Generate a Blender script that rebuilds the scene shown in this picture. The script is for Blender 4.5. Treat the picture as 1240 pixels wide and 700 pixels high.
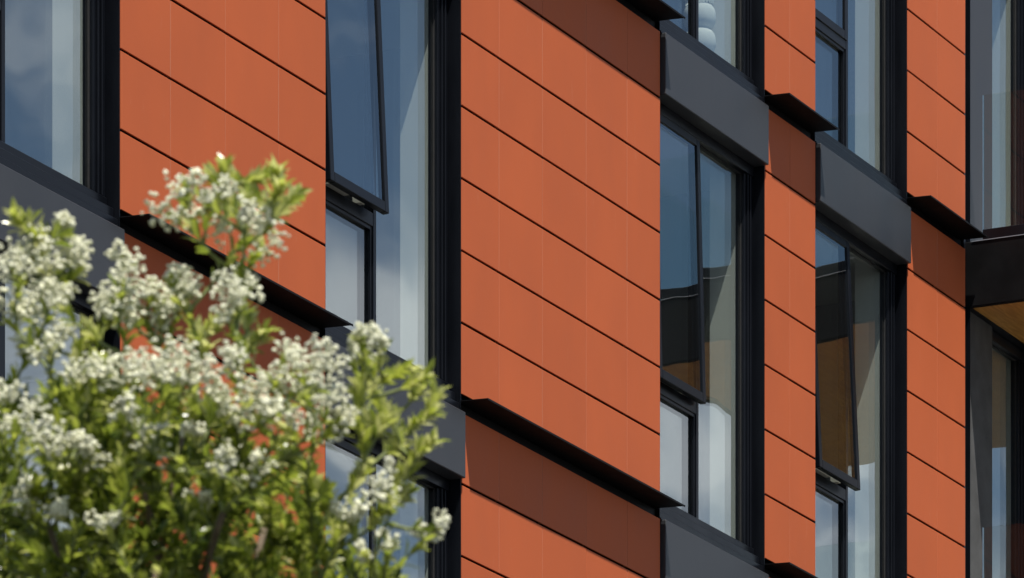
import bpy, bmesh, math, random
import numpy as np
from mathutils import Vector, Matrix

random.seed(7); rng = np.random.default_rng(11)
for o in list(bpy.data.objects): bpy.data.objects.remove(o)
SC = bpy.context.scene; COL = SC.collection

# ------------------------------------------------------------------ camera
# facade runs along +X, outward normal is -Y.  pixel numbers are those of the 1240x700 photograph
F, XV, YH, CX = 7200.0, 4113.0, 2400.0, 620.0
TH = math.atan((XV - CX) / F)
FW = Vector((math.cos(TH), math.sin(TH), 0)); RT = Vector((math.sin(TH), -math.cos(TH), 0)); UP = Vector((0, 0, 1))
ROW = 0.45
_z0 = F * ROW / (0.02463 * (XV - 560)); _x0 = (560 - CX) / F * _z0
CAM = -(FW * _z0 + RT * _x0); CAM.z = 1.6
def ray(x, y): return FW + RT * ((x - CX) / F) + UP * ((YH - y) / F)
def at(x, y, Y=0.0):
    d = ray(x, y); return CAM + d * ((Y - CAM.y) / d.y)
def atd(x, y, D): return CAM + ray(x, y) * D
def to_px(P):
    v = Vector(P) - CAM; z = v.dot(FW)
    return CX + F * v.dot(RT) / z, YH - F * v.z / z
cd = bpy.data.cameras.new('camera'); cam = bpy.data.objects.new('camera', cd); COL.objects.link(cam)
cam.location = CAM; cam.rotation_euler = (math.pi / 2, 0, TH - math.pi / 2)
cd.sensor_width = 36; cd.lens = F / 1240 * 36; cd.shift_y = (YH - 350) / 1240; cd.clip_start = 0.5; cd.clip_end = 2000
cd.dof.use_dof = True; cd.dof.focus_distance = 38.5; cd.dof.aperture_fstop = (cd.lens / 1000) / 0.0096
SC.camera = cam

# ------------------------------------------------------------------ sky, sun, exposure
SUN = Vector((-0.115, -0.180, 0.510)).normalized()
el = math.asin(SUN.z); az = math.atan2(SUN.x, SUN.y)
CLOUD = 2.49   # which slice of the cloud noise
W = bpy.data.worlds.new('World'); SC.world = W; W.use_nodes = True
wn, wl = W.node_tree.nodes, W.node_tree.links; wn.clear()
def N(t, **k):
    n = wn.new(t)
    for a, b in k.items(): setattr(n, a, b)
    return n
sky = N('ShaderNodeTexSky', sky_type='NISHITA', sun_disc=False, sun_elevation=el, sun_rotation=az, altitude=20.0)
sky.air_density = 1.0; sky.dust_density = 0.1; sky.ozone_density = 3.0
tc = N('ShaderNodeTexCoord'); sp = N('ShaderNodeSeparateXYZ'); wl.new(tc.outputs['Generated'], sp.inputs[0])
zz = N('ShaderNodeMath', operation='MAXIMUM'); wl.new(sp.outputs['Z'], zz.inputs[0]); zz.inputs[1].default_value = 0.02
za = N('ShaderNodeMath', operation='ADD'); wl.new(zz.outputs[0], za.inputs[0]); za.inputs[1].default_value = 0.10
dv = N('ShaderNodeVectorMath', operation='DIVIDE'); wl.new(tc.outputs['Generated'], dv.inputs[0]); wl.new(za.outputs[0], dv.inputs[1])
no = N('ShaderNodeTexNoise'); no.inputs['Scale'].default_value = 3.2; no.inputs['Detail'].default_value = 6; no.inputs['Roughness'].default_value = 0.52; no.inputs['Distortion'].default_value = 0.25
of = N('ShaderNodeVectorMath', operation='ADD'); wl.new(dv.outputs[0], of.inputs[0]); of.inputs[1].default_value = (0.0, 0.0, CLOUD); wl.new(of.outputs[0], no.inputs['Vector'])
# a little more cloud towards the horizon all the way round
hz = N('ShaderNodeMapRange'); wl.new(sp.outputs['Z'], hz.inputs['Value'])
for k, v in (('From Min', 0.235), ('From Max', 0.292), ('To Min', 0.15), ('To Max', -0.01)): hz.inputs[k].default_value = v
ad = N('ShaderNodeMath', operation='ADD'); wl.new(no.outputs['Fac'], ad.inputs[0]); wl.new(hz.outputs[0], ad.inputs[1])
cr = N('ShaderNodeMapRange', interpolation_type='SMOOTHSTEP'); wl.new(ad.outputs[0], cr.inputs['Value'])
for k, v in (('From Min', 0.48), ('From Max', 0.74), ('To Min', 0.0), ('To Max', 0.9)): cr.inputs[k].default_value = v
mx = N('ShaderNodeMix', data_type='RGBA'); wl.new(cr.outputs[0], mx.inputs['Factor']); wl.new(sky.outputs[0], mx.inputs['A']); mx.inputs['B'].default_value = (10.4, 10.9, 11.7, 1)
bg = N('ShaderNodeBackground'); bg.inputs['Strength'].default_value = 0.06; wl.new(mx.outputs['Result'], bg.inputs['Color'])
wo = N('ShaderNodeOutputWorld'); wl.new(bg.outputs[0], wo.inputs[0])
sd = bpy.data.lights.new('sun', 'SUN'); sd.energy = 5.0; sd.angle = math.radians(0.5); sd.color = (1, 0.95, 0.88)
so = bpy.data.objects.new('sun', sd); COL.objects.link(so); so.location = (0, -20, 40)
so.rotation_euler = SUN.to_track_quat('Z', 'Y').to_euler()
vs = SC.view_settings; vs.view_transform = 'Standard'; vs.look = 'None'; vs.gamma = 1; vs.use_curve_mapping = False; vs.exposure = 0.55
SC.render.resolution_x = 1024; SC.render.resolution_y = 578

# ------------------------------------------------------------------ helpers
def tag(o, label=None, cat=None, group=None, kind=None):
    for k, v in (('label', label), ('category', cat), ('group', group), ('kind', kind)):
        if v: o[k] = v
    return o
def link(name, data, mat=None, parent=None):
    o = bpy.data.objects.new(name, data); COL.objects.link(o)
    if mat and data and not data.materials: data.materials.append(mat)
    if parent: o.parent = parent
    return o
def box(bm, x0, x1, y0, y1, z0, z1, b=0.0):
    r = bmesh.ops.create_cube(bm, size=1.0)
    for v in r['verts']:
        v.co = Vector((x0 + (v.co.x + .5) * (x1 - x0), y0 + (v.co.y + .5) * (y1 - y0), z0 + (v.co.z + .5) * (z1 - z0)))
    if b:
        es = list({e for v in r['verts'] for e in v.link_edges})
        bmesh.ops.bevel(bm, geom=es, offset=b, segments=1, affect='EDGES')
def mesh_of(name, boxes, b=0.0):
    bm = bmesh.new()
    for q in boxes: box(bm, *q[:6], q[6] if len(q) > 6 else b)
    me = bpy.data.meshes.new(name); bm.to_mesh(me); bm.free(); return me
def boxes_obj(name, boxes, mat, parent=None, b=0.0): return link(name, mesh_of(name, boxes, b), mat, parent)

def mat(name, base, rough=0.5, spec=0.5, metal=0.0):
    m = bpy.data.materials.new(name); m.use_nodes = True
    p = m.node_tree.nodes['Principled BSDF']
    p.inputs['Base Color'].default_value = (*base, 1); p.inputs['Roughness'].default_value = rough
    p.inputs['Specular IOR Level'].default_value = spec; p.inputs['Metallic'].default_value = metal
    return m, m.node_tree.nodes, m.node_tree.links, p
def noise_tint(m, base, amt, scale, stretch=(1, 1, 1), rough_amt=0.0, rough=0.5, detail=5, objrand=0.0, bump=0.0, bscale=40):
    nt = m.node_tree; n, l = nt.nodes, nt.links; p = n['Principled BSDF']
    tc = n.new('ShaderNodeTexCoord'); geo = n.new('ShaderNodeNewGeometry'); mp = n.new('ShaderNodeMapping'); mp.inputs['Scale'].default_value = stretch
    l.new(geo.outputs['Position'], mp.inputs['Vector'])
    t = n.new('ShaderNodeTexNoise'); t.inputs['Scale'].default_value = scale; t.inputs['Detail'].default_value = detail; t.inputs['Roughness'].default_value = .6
    l.new(mp.outputs[0], t.inputs['Vector'])
    mr = n.new('ShaderNodeMapRange'); l.new(t.outputs['Fac'], mr.inputs['Value'])
    for k, v in (('From Min', .3), ('From Max', .7), ('To Min', 1 - amt), ('To Max', 1 + amt)): mr.inputs[k].default_value = v
    val = mr.outputs[0]
    if objrand:
        oi = n.new('ShaderNodeObjectInfo'); m2 = n.new('ShaderNodeMapRange'); l.new(oi.outputs['Random'], m2.inputs['Value'])
        m2.inputs['To Min'].default_value = 1 - objrand; m2.inputs['To Max'].default_value = 1 + objrand
        mu = n.new('ShaderNodeMath'); mu.operation = 'MULTIPLY'; l.new(val, mu.inputs[0]); l.new(m2.outputs[0], mu.inputs[1]); val = mu.outputs[0]
    mx = n.new('ShaderNodeVectorMath'); mx.operation = 'SCALE'; mx.inputs[0].default_value = base; l.new(val, mx.inputs['Scale'])
    l.new(mx.outputs[0], p.inputs['Base Color'])
    if rough_amt:
        mr2 = n.new('ShaderNodeMapRange'); l.new(t.outputs['Fac'], mr2.inputs['Value'])
        for k, v in (('From Min', .3), ('From Max', .7), ('To Min', rough - rough_amt), ('To Max', rough + rough_amt)): mr2.inputs[k].default_value = v
        l.new(mr2.outputs[0], p.inputs['Roughness'])
    if bump:
        t2 = n.new('ShaderNodeTexNoise'); t2.inputs['Scale'].default_value = bscale; t2.inputs['Detail'].default_value = 4; l.new(geo.outputs['Position'], t2.inputs['Vector'])
        b = n.new('ShaderNodeBump'); b.inputs['Strength'].default_value = bump; b.inputs['Distance'].default_value = .002
        l.new(t2.outputs['Fac'], b.inputs['Height']); l.new(b.outputs[0], p.inputs['Normal'])
    return mx

M = {}
TERRA = (0.45, 0.101, 0.033)
m, *_ = mat('terracotta', TERRA, .7, .2); noise_tint(m, TERRA, .05, 2.2, (1, 1, .5), .06, .7, objrand=.03, bump=.12, bscale=160); M['terra'] = m
n, l = M['terra'].node_tree.nodes, M['terra'].node_tree.links; p = n['Principled BSDF']
src = p.inputs['Base Color'].links[0].from_socket
g_ = n.new('ShaderNodeNewGeometry'); mp = n.new('ShaderNodeMapping'); mp.inputs['Scale'].default_value = (9, 9, 2.2); l.new(g_.outputs['Position'], mp.inputs['Vector'])
t = n.new('ShaderNodeTexNoise'); t.inputs['Scale'].default_value = 1.7; t.inputs['Detail'].default_value = 9; t.inputs['Roughness'].default_value = .72; l.new(mp.outputs[0], t.inputs['Vector'])
mr = n.new('ShaderNodeMapRange'); l.new(t.outputs['Fac'], mr.inputs['Value'])
for k, v in (('From Min', .60), ('From Max', .80), ('To Min', 0), ('To Max', .30)): mr.inputs[k].default_value = v
mx = n.new('ShaderNodeMix'); mx.data_type = 'RGBA'; l.new(mr.outputs[0], mx.inputs['Factor']); l.new(src, mx.inputs['A']); mx.inputs['B'].default_value = (.52, .25, .15, 1); l.new(mx.outputs['Result'], p.inputs['Base Color'])
m, *_ = mat('joint_seal', (.40, .165, .10), .8, .2); noise_tint(m, (.40, .165, .10), .1, 9); M['seal'] = m
m, *_ = mat('black_metal', (.0045, .0055, .008), .30, .18); noise_tint(m, (.0045, .0055, .008), .25, 5, (1, 1, .3), .06, .34); M['black'] = m
m, *_ = mat('black_powder_coat', (.0045, .0045, .005), .5, .12); noise_tint(m, (.0045, .0045, .005), .25, 6, rough_amt=.06, rough=.55); M['ledge'] = m
m, *_ = mat('charcoal_sheet', (.033, .035, .0395), .46, .4); noise_tint(m, (.033, .035, .0395), .15, 3.0, (1, 1, .35), .05, .46, bump=.05, bscale=25); M['grey'] = m
m, *_ = mat('membrane', (.006, .006, .007), .9, .1); noise_tint(m, (.006, .006, .007), .2, 8); M['dark'] = m
m, *_ = mat('plaster', (.86, .87, .85), .8, .2); noise_tint(m, (.86, .87, .85), .02, 3); M['white'] = m
m, *_ = mat('room_paint', (.30, .31, .33), .8, .2); noise_tint(m, (.30, .31, .33), .03, 2); M['room'] = m
m, *_ = mat('carpet', (.10, .095, .09), .95, .1); noise_tint(m, (.10, .095, .09), .15, 40); M['carpet'] = m
m, *_ = mat('concrete', (.075, .076, .076), .85, .2); noise_tint(m, (.075, .076, .076), .22, 5, detail=9, bump=.4, bscale=30); M['conc'] = m
m, *_ = mat('gasket', (.02, .02, .02), .7, .3); noise_tint(m, (.02, .02, .02), .2, 30); M['gasket'] = m
m, *_ = mat('steel', (.55, .56, .58), .5, .4, 0.0); noise_tint(m, (.26, .28, .31), .05, 20); M['steel'] = m
m, *_ = mat('glass_edge', (.12, .20, .27), .3, .5); noise_tint(m, (.12, .20, .27), .1, 20); M['edge'] = m
m, *_ = mat('pale_plastic', (.45, .44, .38), .5, .4); noise_tint(m, (.45, .44, .38), .05, 20); M['pale'] = m
m, *_ = mat('asphalt', (.05, .05, .05), .85, .3); noise_tint(m, (.05, .05, .05), .15, 1.2, detail=8); M['pave'] = m
m, *_ = mat('pale_bounce_finish', (.50, .47, .41), .8, .2); noise_tint(m, (.50, .47, .41), .1, 4); M['bounce_deck'] = m  # pale finish chosen to bounce sun up to the soffit above
# timber ply
m, n, l, p = mat('timber_ply', (.40, .19, .05), .5, .3)
geo = n.new('ShaderNodeNewGeometry'); mp = n.new('ShaderNodeMapping'); mp.inputs['Scale'].default_value = (1.2, 9, 1); l.new(geo.outputs['Position'], mp.inputs['Vector'])
t = n.new('ShaderNodeTexNoise'); t.inputs['Scale'].default_value = 2.4; t.inputs['Detail'].default_value = 7; t.inputs['Distortion'].default_value = 1.2; l.new(mp.outputs[0], t.inputs['Vector'])
r = n.new('ShaderNodeValToRGB'); r.color_ramp.elements[0].position = .3; r.color_ramp.elements[0].color = (.36, .16, .03, 1); r.color_ramp.elements[1].position = .7; r.color_ramp.elements[1].color = (.58, .30, .07, 1)
l.new(t.outputs['Fac'], r.inputs[0]); l.new(r.outputs[0], p.inputs['Base Color']); M['ply'] = m

def glass(name, tint, f0, wave):
    m = bpy.data.materials.new(name); m.use_nodes = True; n, l = m.node_tree.nodes, m.node_tree.links; n.clear()
    geo = n.new('ShaderNodeNewGeometry'); dt = n.new('ShaderNodeVectorMath'); dt.operation = 'DOT_PRODUCT'
    l.new(geo.outputs['Normal'], dt.inputs[0]); l.new(geo.outputs['Incoming'], dt.inputs[1])
    ab = n.new('ShaderNodeMath'); ab.operation = 'ABSOLUTE'; l.new(dt.outputs['Value'], ab.inputs[0])
    on = n.new('ShaderNodeMath'); on.operation = 'SUBTRACT'; on.inputs[0].default_value = 1; l.new(ab.outputs[0], on.inputs[1])
    pw = n.new('ShaderNodeMath'); pw.operation = 'POWER'; l.new(on.outputs[0], pw.inputs[0]); pw.inputs[1].default_value = 5
    sch = n.new('ShaderNodeMath'); sch.operation = 'MULTIPLY_ADD'; l.new(pw.outputs[0], sch.inputs[0]); sch.inputs[1].default_value = 1 - f0; sch.inputs[2].default_value = f0
    tr = n.new('ShaderNodeBsdfTransparent'); tr.inputs[0].default_value = (*tint, 1)
    gl = n.new('ShaderNodeBsdfGlossy'); gl.inputs['Roughness'].default_value = 0.0; gl.inputs['Color'].default_value = (.95, .98, .97, 1)
    t = n.new('ShaderNodeTexNoise'); t.inputs['Scale'].default_value = 1.6; t.inputs['Detail'].default_value = 1; l.new(geo.outputs['Position'], t.inputs['Vector'])
    b = n.new('ShaderNodeBump'); b.inputs['Strength'].default_value = 1; b.inputs['Distance'].default_value = wave; l.new(t.outputs['Fac'], b.inputs['Height']); l.new(b.outputs[0], gl.inputs['Normal'])
    mx = n.new('ShaderNodeMixShader'); l.new(sch.outputs[0], mx.inputs[0]); l.new(tr.outputs[0], mx.inputs[1]); l.new(gl.outputs[0], mx.inputs[2])
    o = n.new('ShaderNodeOutputMaterial'); l.new(mx.outputs[0], o.inputs[0]); return m
M['glass'] = glass('window_glass', (.96, .99, .965), .22, .0028)
M['bglass'] = glass('balustrade_glass', (.90, .94, .93), .016, .001)

# ------------------------------------------------------------------ ground
bm = bmesh.new(); bmesh.ops.create_grid(bm, x_segments=8, y_segments=8, size=600)
me = bpy.data.meshes.new('ground'); bm.to_mesh(me); bm.free()
g = link('ground', me, M['pave']); tag(g, kind='structure')

# ------------------------------------------------------------------ building
bd = bpy.data.objects.new('apartment_building', None); COL.objects.link(bd); bd.location = (0, 0, 0)
tag(bd, 'apartment block clad in orange terracotta panels with black framed windows', 'building')
ST = 3.253                                   # storey height
ZL0 = 11.48                                  # floor line of the main storey
FL = [ZL0 - ST, ZL0, ZL0 + ST]
# columns along the facade
XA0 = -6.75
COLS = [[-9.4, -8.75, -8.08, -7.42, XA0],
        [at(146, 300).x, at(206.7, 300).x, at(273.2, 300).x, at(337.7, 300).x, at(394.5, 300).x],
        [at(559, 300).x, .523, 1.155, 1.814, 2.449, at(799.5, 300).x],
        [at(926.5, 300).x, 5.169, at(987.5, 300).x],
        [at(1099, 300).x, 7.946, at(1169, 300).x]]
G, HG, CH = 0.0028, 0.0080, 0.0018               # half vertical gap, half horizontal gap, chamfer
_pm = {}
def panel_mesh(w, h):
    k = (round(w, 3), round(h, 3))
    if k in _pm: return _pm[k]
    a, b, c = w / 2, h / 2, CH
    vs_ = [(-a + c, 0, -b + c), (a - c, 0, -b + c), (a - c, 0, b - c), (-a + c, 0, b - c),
          (-a, c, -b), (a, c, -b), (a, c, b), (-a, c, b), (-a, .009, -b), (a, .009, -b), (a, .009, b), (-a, .009, b)]
    fs = [(0, 1, 2, 3)] + [(i + 4, (i + 1) % 4 + 4, (i + 1) % 4, i) for i in range(4)] + [(i + 8, (i + 1) % 4 + 8, (i + 1) % 4 + 4, i + 4) for i in range(4)] + [(11, 10, 9, 8)]
    me = bpy.data.meshes.new('terracotta_panel'); me.from_pydata(vs_, [], fs); me.update(); me.materials.append(M['terra']); _pm[k] = me; return me

rest = []
SEAL = mesh_of('joint_seal', [(-.0027, .0027, .0018, .030, -ROW / 2 + HG + .001, ROW / 2 - HG - .001)])
for ci, xs in enumerate(COLS):
    wall = boxes_obj('wall', [(xs[0] + .004, xs[-1] - .004, .046, .20, FL[0] - .6, FL[2] + ST)], M['dark'], bd)
    for fz in FL:
        for r_ in range(7):
            z0, z1 = fz + r_ * ROW, fz + (r_ + 1) * ROW
            for i in range(len(xs) - 1):
                x0, x1 = xs[i] + G, xs[i + 1] - G
                c = ((x0 + x1) / 2, 0, (z0 + z1) / 2); w_, h_ = x1 - x0, ROW - 2 * HG
                px, py = to_px(c)
                if -60 < px < 1300 and -120 < py < 830:
                    o = link('terracotta_panel', panel_mesh(w_, h_), None, wall)
                    o.location = (c[0], random.uniform(-.0006, .0006), c[2])
                    o.rotation_euler = (random.gauss(0, .0012), 0, random.gauss(0, .0012))
                else: rest.append((c, w_, h_, wall))
        for i in range(1, len(xs) - 1):
            for r_ in range(7):
                o = link('joint_seal', SEAL, M['seal'], wall); o.location = (xs[i], 0, fz + (r_ + .5) * ROW)
# panels beyond the picture, one mesh for each wall
for wall in {r_[3].name: r_[3] for r_ in rest}.values():
    V, FA = [], []
    for c, w_, h_, wl_ in rest:
        if wl_ is not wall: continue
        me = panel_mesh(w_, h_); k = len(V)
        V += [(v.co.x + c[0], v.co.y, v.co.z + c[2]) for v in me.vertices]; FA += [tuple(i + k for i in p_.vertices) for p_ in me.polygons]
    me = bpy.data.meshes.new('panel_field'); me.from_pydata(V, [], FA); me.update(); tag(link('panel_field', me, M['terra'], wall), kind='stuff')

# ledges: thin folded sheet, a little fall to the front, dropped lip, plus fixing angle behind
def ledge(x0, x1, fz):
    bm = bmesh.new(); d = .184; top = fz - .040
    prof = [(.046, top + .008), (-d, top - .001), (-d, top - .013), (-d + .004, top - .013), (-d + .004, top - .006), (.046, top + .002)]
    a = [bm.verts.new((x0, y, z)) for y, z in prof]; b = [bm.verts.new((x1, y, z)) for y, z in prof]; k = len(prof)
    for i in range(k): bm.faces.new((a[i], a[(i + 1) % k], b[(i + 1) % k], b[i]))
    bm.faces.new(a[::-1]); bm.faces.new(b); bmesh.ops.recalc_face_normals(bm, faces=bm.faces)
    me = bpy.data.meshes.new('ledge'); bm.to_mesh(me); bm.free()
    o = link('ledge', me, M['ledge'], bd)
    boxes_obj('fixing_angle', [(x0 + .01, x1 - .01, .03, .044, fz - .098, fz - .046)], M['ledge'], o)
for xs in COLS:
    for fz in FL + [FL[2] + ST]: ledge(xs[0] + .002, xs[-1] - .002, fz)

# windows -----------------------------------------------------------------
GY, MW, JW = 0.130, .020, .140   # glass plane, half mullion, right jamb width
def window(x0, x1, fz, mull, ang=0.0, sash=True):
    zb, zt = fz + .076, fz + 2.655           # clear glass
    bx = [(x0 + .012, x1 - .012, .078, .164, fz + .016, zb, .004), (x0 + .012, x1 - .012, .078, .164, zt, fz + 2.735, .004)]
    bx += [(x0 + .012, x0 + .07, .079, .163, zb, zt, .004), (mull - MW, mull + MW, .099, .163, zb, zt, .003)]
    # ribbed right jamb
    bx += [(x1 - JW, x1 - .108, .096, .163, zb, zt, .003), (x1 - .1075, x1 - .090, .082, .162, zb, zt, .003), (x1 - .0895, x1 - .066, .100, .161, zb, zt, 0),
           (x1 - .0655, x1 - .052, .080, .162, zb, zt, .003), (x1 - .0515, x1 - .012, .092, .161, zb, zt, .002)]
    fr = boxes_obj('window', bx, M['black'], bd)
    boxes_obj('sill', [(x0 + .006, x1 - .006, .012, .165, fz - .10, fz - .050, .004), (x0 + .006, x1 - .006, .040, .165, fz - .0495, fz + .015, .004), (x0 + .006, x1 - .006, -.004, .06, fz - .112, fz - .1005, 0)], M['black'], fr)
    boxes_obj('reveal_lining', [(x0 + .0005, x0 + .0055, .004, .163, fz - .1, fz + 2.74), (x1 - .0055, x1 - .0005, .004, .163, fz - .1, fz + 2.74), (x0 + .006, x1 - .006, .003, .163, fz + 2.736, fz + 2.741)], M['black'], fr)
    gx0, gx1 = mull + MW, x1 - JW
    boxes_obj('pane', [(gx0 - .01, gx1 + .01, GY, GY + .024, zb - .01, zt + .01)], M['glass'], fr)
    boxes_obj('gasket', [(gx0, gx0 + .006, GY - .012, GY - .001, zb, zt), (gx1 - .006, gx1, GY - .012, GY - .001, zb, zt), (gx0 + .006, gx1 - .006, GY - .012, GY - .001, zb, zb + .006), (gx0 + .006, gx1 - .006, GY - .012, GY - .001, zt - .006, zt)], M['gasket'], fr)
    a0, a1 = x0 + .07, mull - MW
    if sash:
        tz = fz + .79
        boxes_obj('transom', [(a0, a1, .0995, .162, tz, tz + .085, .004)], M['black'], fr)
        boxes_obj('pane', [(a0 - .01, a1 + .01, GY, GY + .024, zb - .01, tz + .01)], M['glass'], fr)
        boxes_obj('glazing_bead', [(a0, a0 + .022, GY - .022, GY - .001, zb, tz, .002), (a1 - .022, a1, GY - .022, GY - .001, zb, tz, .002), (a0 + .022, a1 - .022, GY - .022, GY - .001, zb, zb + .018, .002), (a0 + .022, a1 - .022, GY - .022, GY - .001, tz - .022, tz, .002)], M['black'], fr)
        # top hung sash: origin at its hinge
        s0, s1 = a0 - .012, a1 + .012; h = zt - (tz + .066); w = .052
        o = boxes_obj('sash', [(s0, s0 + w, -.045, 0, -h, 0, .004), (s1 - w, s1, -.045, 0, -h, 0, .004), (s0 + w, s1 - w, -.045, 0, -h, -h + w + .012, .004), (s0 + w, s1 - w, -.045, 0, -w, 0, .004)], M['black'], fr)
        pn = boxes_obj('pane', [(s0 + w - .01, s1 - w + .01, -.034, -.010, -h + w, -w + .01)], M['glass'], fr)
        for q in (o, pn): q.location = (0, .122 if ang else .135, zt - .001); q.rotation_euler = (-math.radians(ang), 0, 0)
        if ang:
            boxes_obj('stay', [(a0 + .10, a0 + .36, .062, .14, tz + .0855, tz + .094)], M['pale'], fr)
            boxes_obj('catch', [(a1 - .22, a1 - .17, .07, .13, tz + .0855, tz + .125, .002)], M['pale'], fr)
    else:
        boxes_obj('pane', [(a0 - .01, a1 + .01, GY, GY + .024, zb - .01, zt + .01)], M['glass'], fr)
    return fr
def spandrel(x0, x1, fz):
    # folded grey sheet box standing proud of the terracotta
    o = boxes_obj('spandrel', [(x0 + .022, x1 - .006, -.032, .20, fz - .525, fz - .113, .005)], M['grey'], bd)
    boxes_obj('bracket', [(x0 + .002, x0 + .016, .01, .2, fz - .52, fz - .14, .003)], M['dark'], o)
WINS = [(XA0, COLS[1][0], -5.400, (0, 0, 0)),
        (COLS[1][-1], COLS[2][0], -1.0, (0, 2.6, 0)),
        (COLS[2][-1], COLS[3][0], 3.806, (0, 1.5, 0)),
        (COLS[3][-1], COLS[4][0], 6.445, (0, 2.8, 0))]
for wi, (x0, x1, mu, an) in enumerate(WINS):
    for fi, fz in enumerate(FL):
        window(x0, x1, fz, mu, an[fi], sash=True)
    for fz in FL + [FL[2] + ST]: spandrel(x0, x1, fz)

# recessed bay behind the balconies: grey pier, narrow window, dark wall
XE = COLS[4][-1]; BX = 8.60
for fi, fz in enumerate(FL):
    boxes_obj('pier', [(XE + .035, 9.20, .05, .0765, fz - .02, fz + 2.74, .004)], M['grey'] if fi == 2 else M['conc'], bd)
    window(8.62, 10.02, fz, 9.12, 0, sash=False)
boxes_obj('pier', [(10.02, 13.0, .05, .25, FL[0] - .3, FL[2] + ST)], M['black'], bd)
boxes_obj('corner_trim', [(XE + .004, XE + .034, .012, .2, FL[0] - .4, FL[2] + ST, .003)], M['black'], bd)

BP = 2.62
def balcony(fz):
    zt, zb = fz - .035, fz - .52
    e = .08
    o = boxes_obj('balcony', [(BX, BX + .06, -BP, .045, zb, zt, .003), (BX + .06, 12.6, -BP, -BP + .06, zb, zt, .003), (BX + .06, 12.6, -BP + .06, .045, zb + .03, zt, 0)], M['ledge'], bd)
    # plywood soffit sheets
    bx_n, sx = 0, BX + .062
    while sx < 12.5:
        ex = min(sx + 1.2, 12.6); sy = -BP + .062
        while sy < .03:
            ey = min(sy + .9, .04)
            boxes_obj('soffit_sheet', [(sx + .002, ex - .002, sy + .002, ey - .002, zb + .006, zb + .029, .002)], M['ply'], o); sy = ey
        sx = ex
    boxes_obj('bounce_deck', [(BX + .064, 12.58, -BP + .07, .04, zt + .001, zt + .02)], M['bounce_deck'], o)  # unseen pale floor layer, added to throw sunlight onto the timber soffit
    boxes_obj('drip_trim', [(BX - .006, BX - .0005, -BP - .004, -.02, zt - .002, zt + .003), (BX, 12.6, -BP - .006, -BP - .0005, zt - .002, zt + .003)], M['steel'], o)
    boxes_obj('base_channel', [(BX + .012, BX + .055, -BP + .02, -.10, zt + .001, zt + .085, .003), (BX + .056, 12.6, -BP + .02, -BP + .063, zt + .001, zt + .085, .003)], M['black'], o)
    gz0, gz1 = zt + .03, zt + 1.10
    for a, b in ((-BP + .05, -1.36), (-1.345, -.10)):
        boxes_obj('balustrade_pane', [(BX + .026, BX + .041, a, b, gz0, gz1, .001)], M['bglass'], o)
    for a, b in ((BX + .05, 9.9), (9.915, 11.2), (11.215, 12.5)):
        boxes_obj('balustrade_pane', [(a, b, -BP + .030, -BP + .045, gz0, gz1, .001)], M['bglass'], o)
    boxes_obj('edge_trim', [(BX + .026, BX + .041, -.099, -.091, gz0, gz1)], M['edge'], o)
for fz in FL: balcony(fz)

# inside: slabs, white window returns, room walls
for fz in FL + [FL[2] + ST]:
    boxes_obj('floor_slab', [(-9.4, 13, .206, 6.0, fz - .50, fz - .12)], M['white'], bd)
    boxes_obj('floor_finish', [(-9.39, 12.99, .207, 5.99, fz - .119, fz - .02)], M['carpet'], bd)
piers = [(-9.4, XA0)] + [(c[0], c[-1]) for c in COLS[1:4]] + [(COLS[4][0], 8.62), (10.02, 13.0)]
for fz in FL:
    for a, b in piers:
        boxes_obj('interior_return', [(a - JW + .004, b + .028, .166, .36, fz - .019, fz + 2.75)], M['white'], bd)
    for k, xw in enumerate((-3.0, 1.5, 5.2, 8.2)):
        boxes_obj('partition', [(xw - .06, xw + .06, .361, 6.0, fz - .018, fz + 2.75)], M['room'], bd)
boxes_obj('back_wall', [(-9.4, 13, 6.01, 6.3, .0, FL[2] + ST + .6)], M['room'], bd)
boxes_obj('end_wall', [(-9.72, -9.41, .05, 6.3, 0, FL[2] + ST + .6)], M['conc'], bd)
boxes_obj('end_wall', [(13.01, 13.3, .05, 6.3, 0, FL[2] + ST + .6)], M['conc'], bd)
boxes_obj('base_wall', [(-9.4, 13, .04, .4, 0, FL[0] - .61)], M['conc'], bd)
boxes_obj('roof', [(-9.7, 13.3, -.02, 6.3, FL[2] + ST + .61, FL[2] + ST + .9)], M['grey'], bd)
boxes_obj('parapet', [(-9.4, 13.0, .03, .26, FL[2] + ST - .02, FL[2] + ST + .6)], M['grey'], bd)

# stacked pale ornament standing inside the upper window
def lathe(bm, prof, seg=20, c=(0, 0, 0)):
    rings = []
    for r_, z in prof: rings.append([bm.verts.new((c[0] + r_ * math.cos(2 * math.pi * i / seg), c[1] + r_ * math.sin(2 * math.pi * i / seg), c[2] + z)) for i in range(seg)])
    for a, b in zip(rings, rings[1:]):
        for i in range(seg): bm.faces.new((a[i], a[(i + 1) % seg], b[(i + 1) % seg], b[i]))
    bm.faces.new(rings[0][::-1]); bm.faces.new(rings[-1])
P = at(847, 70, .30); zf = FL[2] - .02
orn = bpy.data.objects.new('stacked_cushions', None); COL.objects.link(orn); orn.location = (P.x, P.y, zf)
tag(orn, 'stack of pale rounded cushions under a woven basket behind the upper window', 'cushions')
m, *_ = mat('pale_fabric', (.78, .80, .80), .8, .2); noise_tint(m, (.78, .80, .80), .05, 20, bump=.2); M['fab'] = m
zc = 0
for k, hh in enumerate((.18, .185, .185)):
    bm = bmesh.new(); lathe(bm, [(.02, 0)] + [(.115 * (abs(math.sin(math.pi * (i + 1) / 10)) ** .45), hh * (1 - math.cos(math.pi * (i + 1) / 10)) / 2) for i in range(9)] + [(.02, hh)], 24, (0, 0, zc)); zc += hh - .01
    me = bpy.data.meshes.new('cushion'); bm.to_mesh(me); bm.free()
    for p_ in me.polygons: p_.use_smooth = True
    link('cushion', me, M['fab'], orn)
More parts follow.
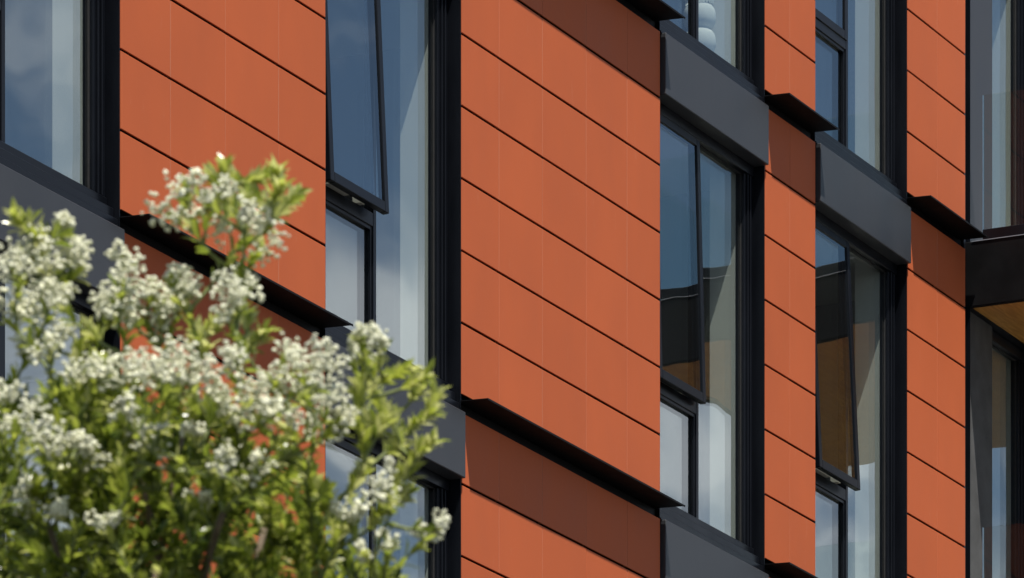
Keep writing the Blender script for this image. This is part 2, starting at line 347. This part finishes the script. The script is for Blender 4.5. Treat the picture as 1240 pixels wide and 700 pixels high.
bm = bmesh.new()
for k in range(26):
    for sgn in (1, -1):
        pts = []
        for q in range(7):
            u = q / 6; an_ = 2 * math.pi * k / 26 + sgn * u * .9; rr = .095 + .03 * u
            pts.append(Vector((rr * math.cos(an_), rr * math.sin(an_), zc + .34 * u)))
        for a, b in zip(pts, pts[1:]):
            d = (b - a).normalized(); s_ = d.cross(Vector((a.x, a.y, 0)).normalized()).normalized() * .005; rr_ = Vector((a.x, a.y, 0)).normalized() * .003
            v = [bm.verts.new(q_) for q_ in (a - s_, a + s_, b + s_, b - s_)]; v2 = [bm.verts.new(q_ + rr_) for q_ in (a - s_, a + s_, b + s_, b - s_)]
            bm.faces.new(v); bm.faces.new(v2[::-1])
            for i in range(4): bm.faces.new((v[i], v[(i + 1) % 4], v2[(i + 1) % 4], v2[i]))
me = bpy.data.meshes.new('basket'); bm.to_mesh(me); bm.free(); link('basket', me, M['fab'], orn)

# ------------------------------------------------------------------ flowering shrub in front
DB = 9.0
m, n, l, p = mat('leaf', (.08, .12, .02), .27, .8)
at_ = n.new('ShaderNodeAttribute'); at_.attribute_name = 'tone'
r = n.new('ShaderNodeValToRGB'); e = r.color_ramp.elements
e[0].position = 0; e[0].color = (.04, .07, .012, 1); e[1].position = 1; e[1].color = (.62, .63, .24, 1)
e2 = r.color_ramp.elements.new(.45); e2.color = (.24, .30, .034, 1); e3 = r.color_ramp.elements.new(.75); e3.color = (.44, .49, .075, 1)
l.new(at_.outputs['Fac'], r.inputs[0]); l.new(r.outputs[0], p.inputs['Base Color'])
tl = n.new('ShaderNodeBsdfTranslucent'); l.new(r.outputs[0], tl.inputs[0]); mx_ = n.new('ShaderNodeMixShader'); mx_.inputs[0].default_value = .55
l.new(p.outputs[0], mx_.inputs[1]); l.new(tl.outputs[0], mx_.inputs[2]); l.new(mx_.outputs[0], n['Material Output'].inputs[0]); M['leaf'] = m
m, *_ = mat('petal', (.70, .70, .52), .7, .2); noise_tint(m, (.70, .70, .52), .16, 60); M['petal'] = m
m, *_ = mat('bark', (.13, .10, .07), .85, .2); noise_tint(m, (.13, .10, .07), .3, 60, bump=.5); M['bark'] = m
m, *_ = mat('green_twig', (.16, .19, .06), .6, .3); noise_tint(m, (.16, .19, .06), .2, 50); M['twig'] = m

base = atd(170, 1200, DB); base.z = 0
shrub = bpy.data.objects.new('flowering_shrub', None); COL.objects.link(shrub); shrub.location = base
tag(shrub, 'tall leafy green shrub with clusters of tiny white flowers', 'shrub')
def tube(bm, pts, r0, r1, seg=6):
    prev = None; k = len(pts)
    for i, q in enumerate(pts):
        d = (pts[min(i + 1, k - 1)] - pts[max(i - 1, 0)]).normalized(); a = d.orthogonal().normalized(); b = d.cross(a)
        rr = r0 + (r1 - r0) * i / (k - 1)
        ring = [bm.verts.new(q + (a * math.cos(2 * math.pi * j / seg) + b * math.sin(2 * math.pi * j / seg)) * rr) for j in range(seg)]
        if prev:
            # align rings
            off = min(range(seg), key=lambda s_: (ring[s_].co - prev[0].co).length)
            ring = ring[off:] + ring[:off]
            for j in range(seg): bm.faces.new((prev[j], prev[(j + 1) % seg], ring[(j + 1) % seg], ring[j]))
        prev = ring
    bm.faces.new(prev)
def curve(a, b, sag, n_=7):
    mid = (a + b) / 2 + sag; return [a * (1 - u) ** 2 + mid * 2 * u * (1 - u) + b * u * u for u in [i / (n_ - 1) for i in range(n_)]]
S = DB / F                                   # metres per photo pixel at the shrub
# skeleton
wood = bmesh.new(); nodes = []
def limb(pts, r0, r1, seg=7):
    tube(wood, [q - base for q in pts], r0, r1, seg)
    for q in pts[1:]: nodes.append(q)
def pp(x, y, d=0.0): return atd(x, y, DB + d)
trunk = [base.copy(), pp(185, 2700, .03), pp(165, 2100, .0), pp(190, 1500, .02), pp(205, 1150, .05), pp(200, 900, .02), pp(192, 690, 0)]
tube(wood, [q - base for q in trunk], .045, .011, 9); nodes += trunk[3:]
limb(curve(trunk[-1], pp(160, 520, -.05), Vector((0, 0, .01))), .007, .004); limb(curve(trunk[-1], pp(240, 430, .08), Vector((0, 0, .02)), 9), .006, .003)
for (x, y, d, sx, sy, sd_) in ((60, 640, -.15, 205, 1150, .05), (-80, 620, .1, 205, 1150, .05), (320, 640, .12, 205, 1150, .05), (390, 700, -.1, 205, 1150, .05), (450, 760, .05, 190, 1500, .02), (120, 600, .2, 200, 900, .02),
                              (270, 620, -.2, 200, 900, .02), (-250, 700, -.1, 190, 1500, .02), (-400, 900, .1, 190, 1500, .02), (20, 700, .25, 190, 1500, .02), (250, 760, .28, 205, 1150, .05), (100, 800, -.28, 205, 1150, .05)):
    limb(curve(pp(sx, sy, sd_), pp(x, y, d), Vector(((0, 0, .05))), 9), .010, .005)
twigs = bmesh.new(); LEAVES = []              # leaf: (pos, dir, up, length, tone)
def add_leaves(pts, cnt, ln, tone, start=.35, spread=.9):
    k = len(pts)
    for i in range(cnt):
        u = start + (1 - start) * (i + random.random() * .6) / cnt; f_ = u * (k - 1); j = min(int(f_), k - 2)
        q = pts[j].lerp(pts[j + 1], f_ - j); d = (pts[j + 1] - pts[j]).normalized()
        an_ = i * 2.4 + random.uniform(-.5, .5); a = d.orthogonal().normalized(); b = d.cross(a)
        side = a * math.cos(an_) + b * math.sin(an_)
        sp_ = spread * random.uniform(.6, 1.2) * (1.15 - .45 * u)
        ld = (d * math.cos(sp_) + side * math.sin(sp_)).normalized()
        LEAVES.append((q, ld, (d + Vector((0, 0, .4)) + side * .1).normalized(), ln * random.uniform(.65, 1.25), min(1, max(0, random.gauss(tone, .22)))))
def grow(tip, r1=.0014, r0=.0034, up_bias=.03):
    best = None
    for q in nodes:
        v = tip - q; L = v.length
        if L < .02: continue
        cost = L + max(0, .75 - v.z / L) * .5 * L + (.25 if L < .05 else 0)
        if best is None or cost < best[0]: best = (cost, q)
    q = best[1]; pts = curve(q, tip, Vector((random.gauss(0, .012), random.gauss(0, .012), -.25 * abs((tip - q).length) * .3)))
    tube(twigs, [w - base for w in pts], r0, r1, 5)
    if (tip - q).length > .07: nodes.append(pts[3]); nodes.append(pts[4]); nodes.append(pts[5])
    return pts
CL = []   # flower clusters (px, py, radius px, depth)
FLOW = '''205 238 26;232 250 26;255 236 22;312 288 24;296 268 20;240 222 16;270 228 14;300 250 14;325 262 14;286 352 30;275 372 20;298 330 18;
22 318 24;45 290 26;62 312 22;85 296 26;98 312 18;60 345 26;30 352 26;12 370 20;78 352 22;48 392 26;60 408 20;35 405 18;75 268 14;
150 330 26;140 352 26;168 352 26;128 372 22;150 312 18;185 348 22;155 375 24;212 328 20;225 345 20;200 372 24;188 392 18;215 362 16;
118 440 26;138 452 26;95 452 20;160 446 22;182 438 24;205 446 28;228 452 22;218 430 18;285 438 20;295 425 14;255 470 22;272 488 20;300 492 22;
345 428 24;368 432 28;385 448 26;352 456 24;372 470 26;395 488 26;412 498 22;330 474 24;315 492 20;388 512 20;340 500 18;302 470 22;438 398 14;446 418 22;462 410 16;430 424 16;286 548 18;310 560 16;
60 540 20;82 528 18;100 545 18;28 598 22;75 610 18;18 508 20;40 512 16;185 522 18;170 530 14;85 560 16;5 480 18;120 625 14;150 500 14;
466 582 18;478 592 14;432 602 16;424 618 14;515 638 14;528 630 12;470 650 13;444 662 10;235 515 12;262 560 12;240 600 12'''
for it in FLOW.replace('\n', '').split(';'):
    if it.strip():
        x, y, r_ = map(float, it.split()); dd = random.uniform(-.25, .10)
        if y > 425: dd -= .22
        y += 6
        CL.append((x, y, r_, dd))
order = []
for c in CL: order.append((pp(c[0], c[1] + c[2] * .6, c[3]), 'f', c))
LEAFTIPS = '''272 206;288 222;318 214;340 226;362 234;330 252;258 212;300 240;348 248;225 232;310 232;278 240;335 212;
445 462;458 448;466 482;500 446;512 470;522 456;535 478;528 502;530 536;505 520;490 528;470 512;446 520;440 500;482 500;515 540;
18 262;34 268;48 284;95 420;110 400;92 478;75 470;120 440;300 385;262 392;300 415;350 520;250 420;320 400;236 398;
452 560;490 580;500 600;470 615;446 570;410 640;400 610;380 585;360 560'''
for it in LEAFTIPS.replace('\n', '').split(';'):
    x, y = map(float, it.split()); x -= 8 if x > 430 else 0; order.append((pp(x, y, random.uniform(-.15, .15)), 'l', None))
def top(x): return float(np.interp(x, [-450, -150, 0, 60, 120, 200, 260, 300, 360, 410, 450, 500, 545, 600], [560, 440, 455, 470, 440, 440, 470, 520, 545, 610, 670, 710, 760, 900]))
tries = 0; made = 0
while made < 540:
    x, y = random.uniform(-30, 545), random.uniform(440, 790)
    if y < top(x): continue
    order.append((pp(x, y, random.uniform(-.26, .42)), 'd', None)); made += 1
made = 0
while made < 130:
    x, y = random.uniform(120, 410), random.uniform(520, 740)
    if y < top(x) + 20: continue
    order.append((pp(x, y, random.uniform(.0, .42)), 'd', None)); made += 1
made = 0
while made < 330:
    x, y = random.uniform(-560, 600), random.uniform(520, 1900)
    if -30 < x < 560 and y < 780: continue
    if y < top(x) or ((x - 60) / 560) ** 2 + ((y - 1150) / 760) ** 2 > 1: continue
    order.append((pp(x, y, random.uniform(-.6, .6)), 'o', None)); made += 1
root = pp(195, 1000)
order.sort(key=lambda q: (q[0] - root).length)
clusters = []
ico = bmesh.new(); bmesh.ops.create_icosphere(ico, subdivisions=1, radius=1); IV = np.array([v.co[:] for v in ico.verts]); IF = np.array([[v.index for v in f.verts] for f in ico.faces]); ico.free()
for tip, kind, c in order:
    pts = grow(tip)
    if kind == 'f':
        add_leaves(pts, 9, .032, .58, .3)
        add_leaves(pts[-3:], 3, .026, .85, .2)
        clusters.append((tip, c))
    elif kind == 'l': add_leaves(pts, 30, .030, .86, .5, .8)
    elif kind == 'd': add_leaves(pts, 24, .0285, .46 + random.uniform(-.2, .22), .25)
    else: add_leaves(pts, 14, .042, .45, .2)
for bm_, nm, mt in ((wood, 'branches', M['bark']), (twigs, 'twigs', M['twig'])):
    me = bpy.data.meshes.new(nm); bm_.to_mesh(me); bm_.free()
    for p_ in me.polygons: p_.use_smooth = True
    link(nm, me, mt, shrub)
# flower clusters: loose panicles of tiny blossoms
for tip, c in clusters:
    R_ = c[2] * S; nfl = int(22 + c[2] * 2.1)
    V, FA = [], []; ctr = tip + Vector((0, 0, R_ * .6))
    lobes = [Vector((random.gauss(0, .5), random.gauss(0, .5), random.gauss(.1, .45))) * R_ for _ in range(4)]
    for k in range(nfl):
        lb = random.choice(lobes); d = Vector(rng.normal(size=3)).normalized() * (random.random() ** .5) * R_ * .74
        q = ctr + lb + d - base; s_ = random.uniform(.0030, .0050)
        vv = IV * (s_, s_, s_ * random.uniform(.6, 1)) + np.array(rng.normal(size=(12, 3))) * s_ * .14 + np.array(q[:]); FA += (IF + len(V)).tolist(); V += vv.tolist()
        # short stalk
        if k % 3 == 0:
            a = ctr + lb * .4 - base; b = q; w_ = Vector((.0006, .0004, 0)); i0 = len(V)
            V += [tuple(a - w_), tuple(a + w_), tuple(b + w_), tuple(b - w_)]; FA.append([i0, i0 + 1, i0 + 2, i0 + 3])
    me = bpy.data.meshes.new('flower_cluster'); me.from_pydata(V, [], FA); me.update(); link('flower_cluster', me, M['petal'], shrub)
# leaves
LV = np.array([(0, 0, 0), (.30, -.14, .03), (.30, 0, -.01), (.30, .14, .03), (.68, -.155, .02), (.68, 0, -.03), (.68, .155, .02), (1, 0, -.08)])
LF = [(0, 1, 2), (0, 2, 3), (1, 4, 5, 2), (2, 5, 6, 3), (4, 7, 5), (5, 7, 6)]
def frame_of(ld, up_):
    s_ = up_.cross(ld)
    if s_.length < 1e-3: s_ = ld.orthogonal()
    s_.normalize(); return ld, s_, ld.cross(s_)
def vis(L):
    x, y = to_px(L[0]); return -5 < x < 560 and 190 < y < 700
cand = sorted((i for i, L in enumerate(LEAVES) if vis(L)), key=lambda i: (LEAVES[i][0] - CAM).length - 6 * LEAVES[i][3])
pick = set(cand[:300])
tones = [.2, .35, .5, .65, .8, .95]; lms = []
for t_ in tones:
    me = bpy.data.meshes.new('leaf'); me.from_pydata(LV.tolist(), [], LF); a = me.attributes.new('tone', 'FLOAT', 'POINT'); a.data.foreach_set('value', [t_] * 8); me.materials.append(M['leaf']); lms.append(me)
V, FA, T = [], [], []
for i, (q, ld, up_, ln, tn) in enumerate(LEAVES):
    a, b, c = frame_of(ld, up_)
    if i in pick:
        o = link('leaf', lms[min(range(6), key=lambda k: abs(tones[k] - tn))], None, shrub)
        mt = Matrix((a, b, c)).transposed().to_4x4(); mt = Matrix.Translation(q - base) @ mt @ Matrix.Scale(ln, 4); o.matrix_local = mt
    else:
        R3 = np.array([a[:], b[:], c[:]]); k = len(V)
        V += (LV * ln @ R3 + np.array((q - base)[:])).tolist(); FA += [tuple(j + k for j in f_) for f_ in LF]; T += [tn] * 8
me = bpy.data.meshes.new('foliage'); me.from_pydata(V, [], FA); a = me.attributes.new('tone', 'FLOAT', 'POINT'); a.data.foreach_set('value', T); me.update()
tag(link('foliage', me, M['leaf'], shrub), kind='stuff')
